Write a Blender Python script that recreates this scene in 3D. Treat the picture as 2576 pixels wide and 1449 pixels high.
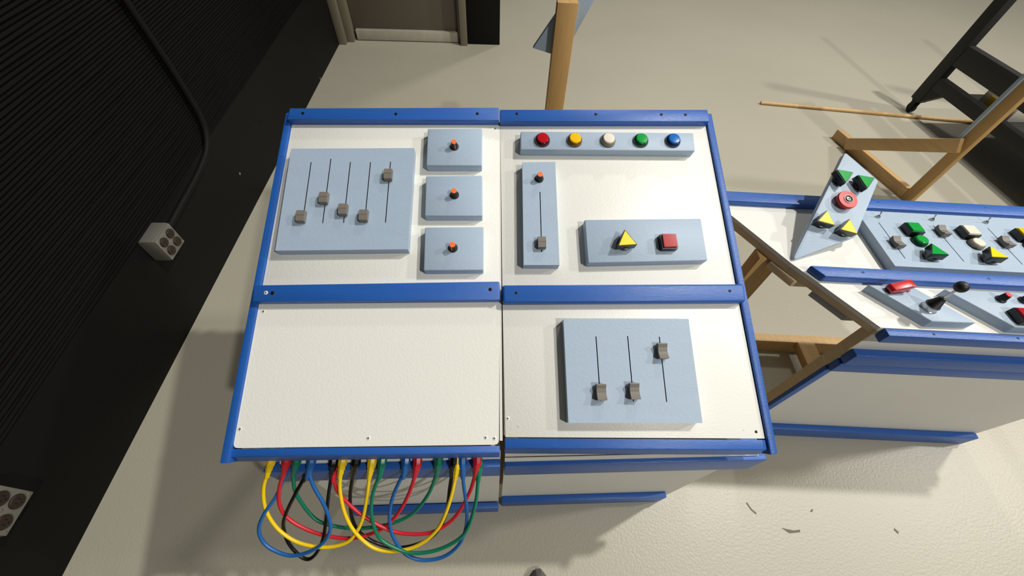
import bpy, bmesh, math, random
from mathutils import Vector, Matrix
random.seed(7)
for o in list(bpy.data.objects): bpy.data.objects.remove(o)
SC = bpy.context.scene
COL = SC.collection

# ------------------------------------------------------------------ camera
W_, H_, F_ = 2576.0, 1449.0, 1000.0
CH = 1.6
def camera_axes(nadir=(1242.0, 1470.0), vpx=1235.0):
    cx, cy = W_/2, H_/2
    d = Vector((nadir[0]-cx, nadir[1]-cy, F_)).normalized()
    y = (-(vpx-cx)*d[0]-F_*d[2])/d[1]
    Y = Vector((vpx-cx, y, F_)).normalized()
    up = -d
    X = Y.cross(up)
    return X, Y, up                      # world axes written in camera axes (x right, y down, z forward)
AX = camera_axes()
right = Vector((AX[0][0], AX[1][0], AX[2][0]))
down = Vector((AX[0][1], AX[1][1], AX[2][1]))
fwd = Vector((AX[0][2], AX[1][2], AX[2][2]))
cam_d = bpy.data.cameras.new('camera')
cam = bpy.data.objects.new('camera', cam_d); COL.objects.link(cam)
m = Matrix.Identity(4)
for i in range(3):
    m[i][0], m[i][1], m[i][2] = right[i], -down[i], -fwd[i]
m[2][3] = CH
cam.matrix_world = m
cam_d.sensor_fit = 'HORIZONTAL'; cam_d.sensor_width = 36.0; cam_d.lens = F_/W_*36.0
cam_d.clip_start = 0.02
SC.camera = cam

# ------------------------------------------------------------------ world, lamps, exposure
wd = bpy.data.worlds.new('world'); SC.world = wd; wd.use_nodes = True
wd.node_tree.nodes['Background'].inputs[0].default_value = (1.0, 0.97, 0.90, 1)
wd.node_tree.nodes['Background'].inputs[1].default_value = 0.105
def lamp(name, loc, target, power, size, col=(1.0, 0.972, 0.905)):
    L = bpy.data.lights.new(name, 'AREA'); L.shape = 'DISK'; L.size = size; L.energy = power; L.color = col
    o = bpy.data.objects.new(name, L); COL.objects.link(o); o.location = loc
    o.rotation_euler = (Vector(target)-Vector(loc)).to_track_quat('-Z', 'Y').to_euler()
    return o
lamp('ceiling_lamp', (3.75, 1.65, 6.2), (1.0, 1.0, 0.0), 280, 0.22)
lamp('ceiling_lamp', (3.3, -3.2, 5.8), (0.8, 0.6, 0.4), 215, 0.22)
lamp('ceiling_lamp', (8.0, 1.2, 6.0), (1.0, 1.0, 0.0), 250, 0.5)
lamp('ceiling_lamp', (2.5, 6.5, 6.2), (1.0, 1.5, 0.0), 110, 0.6)
vs = SC.view_settings
vs.view_transform = 'Standard'; vs.look = 'None'; vs.exposure = 0.0; vs.gamma = 1.0; vs.use_curve_mapping = False

# ------------------------------------------------------------------ materials
def lin(r, g, b):
    f = lambda c: (c/255)/12.92 if c/255 <= 0.04045 else (((c/255)+0.055)/1.055)**2.4
    return (f(r), f(g), f(b), 1.0)
MATS = {}
def mat(name, rgb, rough=0.5, metal=0.0, noise=None, bump=None, spec=0.5, coat=0.0):
    """noise = (scale, amount, stretch xyz) ; bump = (scale, strength, stretch xyz)"""
    M = bpy.data.materials.new(name); M.use_nodes = True; nt = M.node_tree
    b = nt.nodes['Principled BSDF']
    c = lin(*rgb)
    b.inputs['Base Color'].default_value = c
    b.inputs['Roughness'].default_value = rough; b.inputs['Metallic'].default_value = metal
    b.inputs['Specular IOR Level'].default_value = spec
    b.inputs['Coat Weight'].default_value = coat; b.inputs['Coat Roughness'].default_value = 0.08
    tc = nt.nodes.new('ShaderNodeTexCoord')
    if noise:
        mp = nt.nodes.new('ShaderNodeMapping'); mp.inputs['Scale'].default_value = noise[2]
        n = nt.nodes.new('ShaderNodeTexNoise'); n.inputs['Scale'].default_value = noise[0]; n.inputs['Detail'].default_value = 5
        mx = nt.nodes.new('ShaderNodeMix'); mx.data_type = 'RGBA'
        a = noise[1]
        mx.inputs[6].default_value = tuple(x*(1-a) for x in c[:3])+(1,)
        mx.inputs[7].default_value = tuple(min(1, x*(1+a)) for x in c[:3])+(1,)
        nt.links.new(tc.outputs['Object'], mp.inputs[0]); nt.links.new(mp.outputs[0], n.inputs['Vector'])
        nt.links.new(n.outputs['Fac'], mx.inputs[0]); nt.links.new(mx.outputs[2], b.inputs['Base Color'])
    if bump:
        mp = nt.nodes.new('ShaderNodeMapping'); mp.inputs['Scale'].default_value = bump[2]
        n = nt.nodes.new('ShaderNodeTexNoise'); n.inputs['Scale'].default_value = bump[0]; n.inputs['Detail'].default_value = 3
        bp = nt.nodes.new('ShaderNodeBump'); bp.inputs['Strength'].default_value = bump[1]; bp.inputs['Distance'].default_value = 0.002
        nt.links.new(tc.outputs['Object'], mp.inputs[0]); nt.links.new(mp.outputs[0], n.inputs['Vector'])
        nt.links.new(n.outputs['Fac'], bp.inputs['Height']); nt.links.new(bp.outputs[0], b.inputs['Normal'])
    MATS[name] = M
    return M
ONE = (1, 1, 1)
mat('white_paint', (226, 225, 218), 0.40, noise=(3, 0.025, ONE), bump=(190, 0.24, ONE), spec=0.4)
mat('white_paint_matt', (214, 213, 207), 0.6, noise=(4, 0.05, ONE), bump=(90, 0.15, ONE))
mat('blue_paint', (33, 88, 168), 0.42, noise=(6, 0.10, (1, 8, 8)), bump=(40, 0.30, (1, 14, 14)))
mat('pale_blue_paint', (158, 176, 195), 0.5, noise=(8, 0.04, (1, 5, 1)), bump=(110, 0.25, (1, 3, 1)))
mat('pine', (196, 160, 108), 0.55, noise=(5, 0.22, (14, 2, 2)), bump=(20, 0.2, (14, 2, 2)))
mat('pine_upright', (184, 146, 90), 0.55, noise=(5, 0.22, (16, 16, 1.2)), bump=(20, 0.2, (14, 14, 1)))
mat('pine_depth', (196, 160, 108), 0.55, noise=(5, 0.20, (16, 1.2, 16)), bump=(20, 0.2, (14, 1, 14)))
mat('raw_wood_edge', (206, 184, 146), 0.7, noise=(14, 0.22, (2, 2, 10)))
mat('grey_wood', (150, 150, 148), 0.7, noise=(10, 0.15, ONE))
mat('floor_paint', (170, 164, 145), 0.39, bump=(125, 0.5, ONE))
mat('black_wall', (12, 11, 10), 0.65, noise=(2.5, 0.35, ONE), bump=(60, 0.3, ONE), spec=0.18)
mat('black_rib', (7, 7, 7), 0.75, noise=(18, 0.35, ONE), bump=(160, 0.5, ONE), spec=0.10)
mat('black_paint', (27, 25, 24), 0.65, noise=(8, 0.25, ONE), bump=(50, 0.3, ONE))
mat('black_plastic', (14, 13, 13), 0.28)
mat('black_soft', (18, 17, 18), 0.5)
mat('slot_black', (30, 24, 28), 0.8)
mat('fader_grey', (118, 111, 103), 0.55, noise=(300, 0.12, (1, 8, 1)))
mat('fader_side', (78, 70, 64), 0.6)
mat('orange', (255, 116, 52), 0.45)
mat('red_cap', (176, 12, 22), 0.16, coat=0.6); mat('red_bezel', (58, 3, 8), 0.12, coat=0.8)
mat('yellow_cap', (244, 190, 12), 0.2, coat=0.5); mat('yellow_bezel', (110, 74, 10), 0.12, coat=0.8)
mat('bright_yellow', (240, 214, 10), 0.3, coat=0.2)
mat('white_cap', (232, 222, 206), 0.25, coat=0.5); mat('white_bezel', (128, 120, 108), 0.15, coat=0.8)
mat('green_cap', (12, 158, 62), 0.2, coat=0.5); mat('green_bezel', (6, 66, 40), 0.12, coat=0.8)
mat('blue_cap', (12, 104, 190), 0.2, coat=0.5); mat('blue_bezel', (8, 40, 84), 0.12, coat=0.8)
mat('red_soft', (212, 54, 54), 0.45)
mat('red_guard', (206, 28, 32), 0.35, coat=0.2)
mat('chrome', (205, 203, 200), 0.18, 1.0)
mat('steel', (116, 114, 107), 0.45, 0.3, noise=(20, 0.12, ONE))
mat('screw_black', (28, 25, 24), 0.45, 0.5)
mat('screw_white', (226, 223, 214), 0.5)
mat('outlet_brown', (40, 29, 22), 0.45)
mat('door_paint', (92, 84, 72), 0.5, noise=(3, 0.06, ONE)); mat('frame_paint', (112, 106, 90), 0.45)
mat('sill_paint', (166, 160, 144), 0.6, noise=(18, 0.16, ONE))
mat('cable_yellow', (236, 200, 18), 0.38); mat('cable_red', (196, 28, 44), 0.38); mat('cable_green', (8, 112, 84), 0.35)
mat('cable_blue', (28, 92, 160), 0.35); mat('cable_black', (12, 12, 13), 0.3)
mat('scuff', (98, 90, 77), 0.6)
mat('rubber', (22, 22, 22), 0.75); mat('shoe_grey', (96, 94, 88), 0.7)
mat('card_white', (206, 200, 184), 0.7); mat('card_pink', (196, 176, 160), 0.7); mat('label_yellow', (196, 168, 30), 0.6)

# painted concrete: sparse dark scuffs with shapes of their own
def add_scuffs():
    M = MATS['floor_paint']; nt = M.node_tree; b = nt.nodes['Principled BSDF']
    tc = nt.nodes.new('ShaderNodeTexCoord')
    mp = nt.nodes.new('ShaderNodeMapping'); mp.inputs['Scale'].default_value = (3.0, 7.0, 1); mp.inputs['Rotation'].default_value = (0, 0, 0.5)
    n = nt.nodes.new('ShaderNodeTexNoise'); n.inputs['Scale'].default_value = 5.0; n.inputs['Detail'].default_value = 9; n.inputs['Roughness'].default_value = 0.62
    r = nt.nodes.new('ShaderNodeValToRGB'); r.color_ramp.elements[0].position = 0.715; r.color_ramp.elements[1].position = 0.80
    n2 = nt.nodes.new('ShaderNodeTexNoise'); n2.inputs['Scale'].default_value = 1.1; n2.inputs['Detail'].default_value = 3
    mx0 = nt.nodes.new('ShaderNodeMix'); mx0.data_type = 'RGBA'
    mx0.inputs[6].default_value = lin(166, 161, 145); mx0.inputs[7].default_value = lin(178, 173, 157)
    mx = nt.nodes.new('ShaderNodeMix'); mx.data_type = 'RGBA'; mx.inputs[7].default_value = lin(96, 88, 74)
    nt.links.new(tc.outputs['Object'], mp.inputs[0]); nt.links.new(mp.outputs[0], n.inputs['Vector'])
    nt.links.new(tc.outputs['Object'], n2.inputs['Vector'])
    nt.links.new(n.outputs['Fac'], r.inputs[0]); nt.links.new(n2.outputs['Fac'], mx0.inputs[0])
    nt.links.new(mx0.outputs[2], mx.inputs[6]); nt.links.new(r.outputs[0], mx.inputs[0]); nt.links.new(mx.outputs[2], b.inputs['Base Color'])
add_scuffs()
# black wall paint: pale chips where it has flaked off
def add_chips(name, scale, thr):
    M = MATS[name]; nt = M.node_tree; b = nt.nodes['Principled BSDF']
    old = b.inputs['Base Color'].links[0].from_socket
    tc = nt.nodes.new('ShaderNodeTexCoord')
    n = nt.nodes.new('ShaderNodeTexNoise'); n.inputs['Scale'].default_value = scale; n.inputs['Detail'].default_value = 4
    r = nt.nodes.new('ShaderNodeValToRGB'); r.color_ramp.elements[0].position = thr; r.color_ramp.elements[1].position = thr+0.03
    mx = nt.nodes.new('ShaderNodeMix'); mx.data_type = 'RGBA'; mx.inputs[7].default_value = lin(150, 145, 130)
    nt.links.new(tc.outputs['Object'], n.inputs['Vector']); nt.links.new(n.outputs['Fac'], r.inputs[0])
    nt.links.new(r.outputs[0], mx.inputs[0]); nt.links.new(old, mx.inputs[6]); nt.links.new(mx.outputs[2], b.inputs['Base Color'])
add_chips('black_wall', 13, 0.745)
add_chips('black_rib', 9, 0.775)

# ------------------------------------------------------------------ mesh building
class MB:
    def __init__(s): s.v = []; s.f = []; s.mi = []
    def poly(s, vs, mi=0):
        k = len(s.v); s.v += [Vector(p) for p in vs]; s.f.append(list(range(k, k+len(vs)))); s.mi.append(mi)
    def box(s, x0, x1, y0, y1, z0, z1, mi=0):
        return s.hexa([(x0, y0), (x1, y0), (x1, y1), (x0, y1)], z0, z1, mi)
    def hexa(s, q, z0, z1, mi=0, q2=None): return s.prism(q, z0, z1, mi, top=q2)
    def prism(s, q, z0, z1, mi=0, top=None, mtop=None):
        top = top or q; n = len(q); k = len(s.v)
        s.v += [Vector((p[0], p[1], z0)) for p in q]+[Vector((p[0], p[1], z1)) for p in top]
        s.f.append([k+i for i in reversed(range(n))]); s.mi.append(mi)
        s.f.append([k+n+i for i in range(n)]); s.mi.append(mi if mtop is None else mtop)
        for i in range(n):
            j = (i+1) % n
            s.f.append([k+i, k+j, k+n+j, k+n+i]); s.mi.append(mi)
        return s
    def profile_x(s, pts, x0, x1, mi=0):          # outline in (y, z), counter-clockwise seen from +x, run along x
        n = len(pts); k = len(s.v)
        s.v += [Vector((x0, p[0], p[1])) for p in pts]+[Vector((x1, p[0], p[1])) for p in pts]
        s.f.append([k+i for i in reversed(range(n))]); s.mi.append(mi)
        s.f.append([k+n+i for i in range(n)]); s.mi.append(mi)
        for i in range(n):
            j = (i+1) % n
            s.f.append([k+i, k+j, k+n+j, k+n+i]); s.mi.append(mi)
        return s
    def lathe(s, prof, n=24, mi=0, c=(0, 0), z=0):
        """prof: list of (r, z[, mi])"""
        k = len(s.v); rings = []
        for p in prof:
            if p[0] < 1e-6:
                s.v.append(Vector((c[0], c[1], z+p[1]))); rings.append([len(s.v)-1])
            else:
                st = len(s.v)
                for i in range(n):
                    a = 2*math.pi*i/n; s.v.append(Vector((c[0]+p[0]*math.cos(a), c[1]+p[0]*math.sin(a), z+p[1])))
                rings.append(list(range(st, st+n)))
        for q in range(len(rings)-1):
            A, B = rings[q], rings[q+1]; mm = prof[q+1][2] if len(prof[q+1]) > 2 else mi
            for i in range(n):
                j = (i+1) % n
                if len(A) == 1 and len(B) == 1: continue
                if len(A) == 1: s.f.append([A[0], B[j], B[i]][::-1])
                elif len(B) == 1: s.f.append([A[i], A[j], B[0]])
                else: s.f.append([A[i], A[j], B[j], B[i]])
                s.mi.append(mm)
        if len(rings[0]) > 1: s.f.append(rings[0][::-1]); s.mi.append(mi)
        if len(rings[-1]) > 1: s.f.append(rings[-1]); s.mi.append(prof[-1][2] if len(prof[-1]) > 2 else mi)
        return s
    def tube(s, path, r, n=10, mi=0):
        path = [Vector(p) for p in path]; rr = r if isinstance(r, (list, tuple)) else [r]*len(path)
        up = None; rings = []
        for i, p in enumerate(path):
            t = (path[min(i+1, len(path)-1)]-path[max(i-1, 0)]).normalized()
            if up is None:
                up = Vector((0, 0, 1)) if abs(t.z) < 0.9 else Vector((1, 0, 0))
            a = (up-t*up.dot(t)).normalized(); up = a; b = t.cross(a)
            st = len(s.v)
            for q in range(n):
                an = 2*math.pi*q/n; s.v.append(p+rr[i]*(math.cos(an)*a+math.sin(an)*b))
            rings.append(list(range(st, st+n)))
        for A, B in zip(rings, rings[1:]):
            for i in range(n):
                j = (i+1) % n; s.f.append([A[i], A[j], B[j], B[i]]); s.mi.append(mi)
        s.f.append(rings[0][::-1]); s.mi.append(mi); s.f.append(rings[-1]); s.mi.append(mi)
        return s
    def beam(s, a, b, w, h, up=(0, 0, 1), mi=0):   # bar from a to b, w across, h along up
        a, b = Vector(a), Vector(b); t = (b-a).normalized(); up = Vector(up); sd = t.cross(up).normalized(); u = sd.cross(t)
        k = len(s.v)
        for p in (a, b):
            for x, y in ((-1, -1), (1, -1), (1, 1), (-1, 1)): s.v.append(p+sd*x*w/2+u*y*h/2)
        for q in ([3, 2, 1, 0], [4, 5, 6, 7], [0, 1, 5, 4], [1, 2, 6, 5], [2, 3, 7, 6], [3, 0, 4, 7]):
            s.f.append([k+i for i in q]); s.mi.append(mi)
        return s
    def mesh(s, name, mats, F=None, origin=None, bevel=0, smooth=False, seg=2):
        bm = bmesh.new(); F = F or Matrix.Identity(4); o = Vector(origin or (0, 0, 0))
        vs = [bm.verts.new((F @ p)-o) for p in s.v]
        for f, i in zip(s.f, s.mi):
            try:
                fa = bm.faces.new([vs[q] for q in f]); fa.material_index = i
            except ValueError: pass
        bmesh.ops.remove_doubles(bm, verts=bm.verts, dist=1e-6)
        bmesh.ops.recalc_face_normals(bm, faces=bm.faces)
        if bevel:
            ed = [e for e in bm.edges if len(e.link_faces) == 2 and e.calc_face_angle(0) > 0.6]
            bmesh.ops.bevel(bm, geom=ed, offset=bevel, segments=seg, affect='EDGES', profile=0.5, clamp_overlap=True)
        me = bpy.data.meshes.new(name); bm.to_mesh(me); bm.free()
        for q in mats: me.materials.append(MATS[q])
        if smooth or bevel:
            me.polygons.foreach_set('use_smooth', [True]*len(me.polygons)); me.set_sharp_from_angle(angle=math.radians(38))
        return me
def add(name, me, parent=None, M=None):
    o = bpy.data.objects.new(name, me); COL.objects.link(o)
    if parent: o.parent = parent
    if M is not None: o.matrix_local = M
    return o
def tag(o, label, cat, group=None):
    o['label'] = label; o['category'] = cat
    if group: o['group'] = group
    return o
def thing(name, loc, label, cat, group=None):
    o = bpy.data.objects.new(name, None); COL.objects.link(o); o.location = loc; o.empty_display_size = 0.1
    return tag(o, label, cat, group)
def struct(o): o['kind'] = 'structure'; return o
def frame(O, X, Y, Z):
    M = Matrix.Identity(4)
    for i in range(3): M[i][0], M[i][1], M[i][2], M[i][3] = X[i], Y[i], Z[i], O[i]
    return M
def T(x, y, z): return Matrix.Translation((x, y, z))
def RZ(a): return Matrix.Rotation(math.radians(a), 4, 'Z')
def RX(a): return Matrix.Rotation(math.radians(a), 4, 'X')

# ------------------------------------------------------------------ the room
f = MB(); f.poly([(-1.6, -3, 0), (9, -3, 0), (9, 9, 0), (-1.6, 9, 0)])
struct(add('floor', f.mesh('floor', ['floor_paint'])))
def scuff(pts):
    b = MB(); b.prism(pts, 0.0002, 0.0008); add('scuff_mark', b.mesh('scuff_mark', ['scuff']), bpy.data.objects['floor'])
scuff([(1.018, 0.128), (1.060, 0.119), (1.083, 0.121), (1.079, 0.113), (1.040, 0.111)])
scuff([(0.925, 0.212), (0.934, 0.190), (0.947, 0.176), (0.943, 0.172), (0.930, 0.186), (0.921, 0.208)])
scuff([(1.148, 0.176), (1.157, 0.183), (1.162, 0.181), (1.152, 0.173)])
scuff([(1.430, 0.116), (1.439, 0.104), (1.433, 0.098), (1.425, 0.110)])
WX = -1.36
w = MB(); w.box(WX-0.15, WX, -3, 4.0, 0, 3.2)
wl = struct(add('wall_left', w.mesh('wall_left', ['black_wall'])))
def ribbed():
    r = MB(); pitch = 0.0125; ny = 70; y0, y1 = -3.0, 3.97
    bottom = lambda y: 0.405+0.027*min(max(y, 0), 3.2)
    prof = [(0.0, 0.000), (0.25, 0.0045), (0.5, 0.006), (0.75, 0.0045)]
    rows = []
    nr = 200
    for k in range(nr):
        for fr, d in prof: rows.append((k+fr, d))
    rows.append((nr, 0))
    idx = []
    ph = [random.uniform(0, 6.28) for _ in range(nr+1)]
    for (t, d) in rows:
        row = []
        for j in range(ny+1):
            y = y0+(y1-y0)*j/ny; k = int(t)
            wv = 0.0010*math.sin(y*9+ph[k])+0.0006*math.sin(y*23+ph[k]*2)
            z = bottom(y)+t*pitch+wv
            row.append(len(r.v)); r.v.append(Vector((WX+0.004+d+0.0008*math.sin(y*5+ph[k]), y, z)))
        idx.append(row)
    for A, B in zip(idx, idx[1:]):
        for j in range(ny): r.f.append([A[j], A[j+1], B[j+1], B[j]]); r.mi.append(0)
    return r.mesh('ribbed_panel', ['black_rib'], smooth=True)
add('ribbed_panel', ribbed(), wl)
# door wall: the stub beside the door, door frame, slab and sill
w = MB(); w.box(-0.222, 0.071, 3.98, 9.0, 0, 3.2)
struct(add('wall_back', w.mesh('wall_back', ['black_wall'], bevel=0.004)))
w = MB(); w.box(-1.36, 0.071, 3.98, 4.2, 2.15, 3.2)
struct(add('wall_door', w.mesh('wall_door', ['black_wall'])))
d1 = bpy.data.objects.new('door_1', None); COL.objects.link(d1); d1.location = (-0.8, 4.0, 0); struct(d1)
do = (-0.8, 4.0, 0)
def dp(name, mats, fn, bevel=0.004):
    b = MB(); fn(b); return add(name, b.mesh(name, mats, origin=do, bevel=bevel), d1)
def jl(b): b.box(-1.36, -1.295, 3.90, 4.15, 0, 2.15); b.box(-1.295, -1.235, 3.955, 4.15, 0, 2.15)
dp('door_jamb', ['frame_paint'], jl)
def jr(b): b.box(-0.284, -0.222, 3.94, 4.15, 0, 2.15); b.box(-0.305, -0.284, 4.00, 4.15, 0, 2.15)
dp('door_jamb', ['frame_paint'], jr)
dp('door_head', ['frame_paint'], lambda b: b.box(-1.36, -0.222, 3.93, 4.15, 2.08, 2.15))
dp('door_leaf', ['door_paint'], lambda b: b.box(-1.232, -0.308, 4.03, 4.075, 0.085, 2.08))
dp('door_sweep', ['sill_paint'], lambda b: b.box(-1.215, -0.31, 3.995, 4.035, 0.006, 0.088))

# conduit and outlet boxes on the black wall
def outlet(loc, label):
    t = thing('outlet_box', loc, label, 'outlet box', None)
    b = MB(); b.box(-0.002, 0.062, -0.055, 0.055, -0.055, 0.055)
    add('box', b.mesh('box', ['steel'], bevel=0.006), t)
    b = MB(); b.box(0.062, 0.066, -0.053, 0.053, -0.053, 0.053)
    cp = add('cover_plate', b.mesh('cover_plate', ['steel'], bevel=0.0015), t)
    sk = MB(); sk.lathe([(0.019, 0.0), (0.019, 0.004), (0.0175, 0.006), (0, 0.006)], 20)
    for sx in (-1, 1):
        sk.box(sx*0.006-0.0012, sx*0.006+0.0012, -0.003, 0.006, 0.006, 0.0066, 1)
    sk.lathe([(0.0026, 0.0058), (0.0026, 0.0066), (0, 0.0066)], 8, 1, c=(0, -0.009))
    me = sk.mesh('socket', ['outlet_brown', 'black_plastic'], smooth=True)
    for y in (-0.0245, 0.0245):
        for z in (-0.0225, 0.0225):
            M = Matrix.Translation((0.066, y, z)) @ Matrix.Rotation(math.pi/2, 4, 'Y') @ RZ(90)
            add('socket', me, cp, M)
    s = MB(); s.lathe([(0.004, 0), (0.004, 0.0015), (0, 0.0022)], 10)
    sm = s.mesh('screw', ['chrome'], smooth=True)
    for y, z in ((0, 0), (0.046, 0.046), (-0.046, -0.046), (0.046, -0.046), (-0.046, 0.046)):
        add('screw', sm, cp, Matrix.Translation((0.066, y, z)) @ Matrix.Rotation(math.pi/2, 4, 'Y'))
outlet((WX, 1.146, 0.380), 'grey metal four-socket outlet box at the lower end of the black conduit')
outlet((WX, 0.197, 0.362), 'grey metal four-socket outlet box low on the black wall, without a conduit')
pth = [(1.73, 1.9), (1.735, 1.2), (1.745, 1.0), (1.757, 0.80), (1.757, 0.64), (1.748, 0.55), (1.72, 0.49), (1.66, 0.445), (1.58, 0.425), (1.48, 0.41), (1.36, 0.400), (1.20, 0.385)]
def spline(pts, n=8):
    pts = [Vector(p) for p in pts]; out = []
    for i in range(len(pts)-1):
        p0, p1, p2, p3 = pts[max(i-1, 0)], pts[i], pts[i+1], pts[min(i+2, len(pts)-1)]
        for k in range(n):
            t = k/n
            out.append(0.5*((2*p1)+(p2-p0)*t+(2*p0-5*p1+4*p2-p3)*t*t+(3*p1-p0-3*p2+p3)*t**3))
    out.append(pts[-1]); return out
c = MB(); c.tube(spline([(WX+0.030, y, z) for y, z in pth]), 0.014, 12)
tag(add('conduit', c.mesh('conduit', ['black_wall'], smooth=True)), 'black painted conduit bending down the ribbed wall into an outlet box', 'conduit')

# ------------------------------------------------------------------ control hardware (x across, y up the panel, z out of it)
HW = {}
def hw_round(col):
    b = MB(); b.lathe([(0.0212, 0, 0), (0.0212, 0.003, 0), (0.0203, 0.0048, 1), (0.0190, 0.0080, 1), (0.0172, 0.0098, 1), (0.0158, 0.0098, 1),
                       (0.0156, 0.0128, 2), (0.0143, 0.0141, 2), (0.0080, 0.0147, 2), (0, 0.0149, 2)], 32)
    return b.mesh('round_button', ['black_plastic', col+'_bezel', col+'_cap'], smooth=True)
def rounded(poly, r, n=4):
    out = []; k = len(poly)
    for i in range(k):
        p, a, b = Vector(poly[i]), Vector(poly[i-1]), Vector(poly[(i+1) % k])
        d1_, d2_ = (a-p).normalized(), (b-p).normalized()
        ang = d1_.angle(d2_); L = r/math.tan(ang/2); s_, e_ = p+d1_*L, p+d2_*L
        for q in range(n+1):
            t = q/n; out.append(tuple((1-t)**2*s_+2*t*(1-t)*p+t*t*e_))
    return out
def tri(s, r): return rounded([(s*math.cos(math.radians(a)), s*math.sin(math.radians(a))) for a in (90, 210, 330)], r)
def hw_tri(col):
    b = MB(); b.lathe([(0.0175, 0), (0.0175, 0.009), (0.015, 0.010)], 20)
    b.prism(tri(0.0300, 0.003), 0.006, 0.0255, 0, top=tri(0.0298, 0.003))
    b.prism(tri(0.0256, 0.001), 0.0255, 0.0275, 1, top=tri(0.0250, 0.001))
    return b.mesh('triangle_button', ['black_plastic', col], smooth=True)
def sq(h, r): return rounded([(h, h), (-h, h), (-h, -h), (h, -h)], r)
def hw_square(col):
    b = MB(); b.prism(sq(0.0205, 0.002), 0, 0.017, 0, top=sq(0.0200, 0.002))
    b.prism(sq(0.0176, 0.001), 0.017, 0.0215, 1, top=sq(0.0164, 0.0015))
    return b.mesh('square_button', ['black_plastic', col], smooth=True)
def hw_fader(kind):
    b = MB()
    if kind == 'box':
        b.profile_x([(-0.0150, 0.003), (-0.0135, 0.0145), (-0.0008, 0.0170), (-0.0005, 0.0160), (0.0005, 0.0160), (0.0008, 0.0170), (0.0135, 0.0160), (0.0150, 0.003)][::-1], -0.0098, 0.0098)
    else:
        b.profile_x([(-0.0175, 0.003), (-0.0175, 0.0170), (-0.0150, 0.0175), (-0.0080, 0.0140), (-0.0006, 0.0125), (-0.0004, 0.0117), (0.0004, 0.0117), (0.0006, 0.0125), (0.0080, 0.0140), (0.0150, 0.0175), (0.0175, 0.0170), (0.0175, 0.003)][::-1], -0.0105, 0.0105)
    b.box(-0.001, 0.001, -0.004, 0.004, -0.006, 0.004, 1)
    return b.mesh('fader_cap', ['fader_grey', 'slot_black'])
def hw_knob(top):
    b = MB(); b.lathe([(0.0115, 0, 0), (0.0115, 0.003, 0), (0.0092, 0.005, 0), (0.0072, 0.021, 0), (0.0066, 0.0225, 1), (0, 0.0228, 1)], 24)
    b.hexa([(-0.0012, 0.004), (0.0012, 0.004), (0.0012, 0.0096), (-0.0012, 0.0096)], 0.004, 0.0226, 1, q2=[(-0.0012, 0.003), (0.0012, 0.003), (0.0012, 0.0074), (-0.0012, 0.0074)])
    return b.mesh('knob', ['black_soft', top], smooth=True)
def hw_screw(mt):
    b = MB(); b.lathe([(0.0046, -0.002), (0.0046, 0.0002), (0.0036, 0.0008), (0, 0.0009)], 12)
    b.box(-0.0026, 0.0026, -0.0006, 0.0006, 0.0006, 0.0011, 1); b.box(-0.0006, 0.0006, -0.0026, 0.0026, 0.0006, 0.0011, 1)
    return b.mesh('screw', [mt, 'screw_black'], smooth=True)
def hw_toggle():
    b = MB(); b.lathe([(0.0062, 0), (0.0062, 0.003), (0.0042, 0.0034), (0.0042, 0.006), (0.003, 0.0075), (0, 0.008)], 6)
    b.tube([(0, 0, 0.006), (0, 0.004, 0.018), (0, 0.0052, 0.0215)], [0.0013, 0.0019, 0.0017], 8)
    return b.mesh('toggle_switch', ['chrome'], smooth=True)
def hw_joystick():
    b = MB(); b.lathe([(0.0180, 0), (0.0180, 0.002), (0.0168, 0.003), (0.0168, 0.014), (0.0155, 0.0155), (0, 0.0155)], 24, 1)
    prof = [(0.0150, 0.0150)]
    for k in range(6):
        r = 0.0148-k*0.0012; z = 0.0165+k*0.0042; prof += [(r, z), (r-0.0022, z+0.0021)]
    prof += [(0.006, 0.043), (0, 0.044)]
    b.lathe(prof, 20, 0)
    b.tube([(0, 0, 0.040), (0, 0, 0.078)], 0.0030, 10, 1)
    R = 0.0136; b.lathe([(0.0, 0.074)]+[(R*math.sin(a), 0.074+R-R*math.cos(a)) for a in [math.pi*i/12 for i in range(1, 12)]]+[(0, 0.074+2*R)], 24, 0)
    return b.mesh('joystick', ['black_soft', 'chrome'], smooth=True)
def hw_estop():
    b = MB(); b.lathe([(0.0200, 0, 0), (0.0200, 0.006, 0), (0.0265, 0.0075, 0), (0.0275, 0.010, 0), (0.0275, 0.0165, 0), (0.0262, 0.0185, 0), (0.0130, 0.0190, 0),
                       (0.0128, 0.0205, 1), (0.0105, 0.0205, 1), (0.0103, 0.0185, 2), (0.0065, 0.0185, 2), (0.0063, 0.0210, 1), (0, 0.0212, 1)], 32)
    b.box(-0.0045, 0.0045, -0.0008, 0.0008, 0.0208, 0.0216, 2)
    return b.mesh('emergency_button', ['red_soft', 'chrome', 'black_plastic'], smooth=True)
def hw_guard():
    b = MB(); b.box(-0.020, 0.020, -0.010, 0.010, 0, 0.007, 1)
    g = [(-0.022, 0.006), (0.012, 0.006), (0.030, 0.022), (0.031, 0.030), (0.018, 0.030), (-0.018, 0.019), (-0.022, 0.013)]
    k = len(b.v)
    pr = MB(); pr.prism(g, -0.0105, 0.0105, 0)
    for v in pr.v: b.v.append(Vector((v.x, v.z, v.y)))
    for ff in pr.f: b.f.append([k+i for i in ff]); b.mi.append(0)
    b.lathe([(0.0045, 0), (0.0045, 0.004), (0.003, 0.005), (0, 0.005)], 8, 2, c=(0.036, -0.004))
    b.tube([(0.026, 0.0, 0.0), (0.026, 0, 0.012), (0.030, 0, 0.020)], 0.0022, 8, 2)
    return b.mesh('guarded_switch', ['red_guard', 'black_plastic', 'chrome'], bevel=0.0012)
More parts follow.
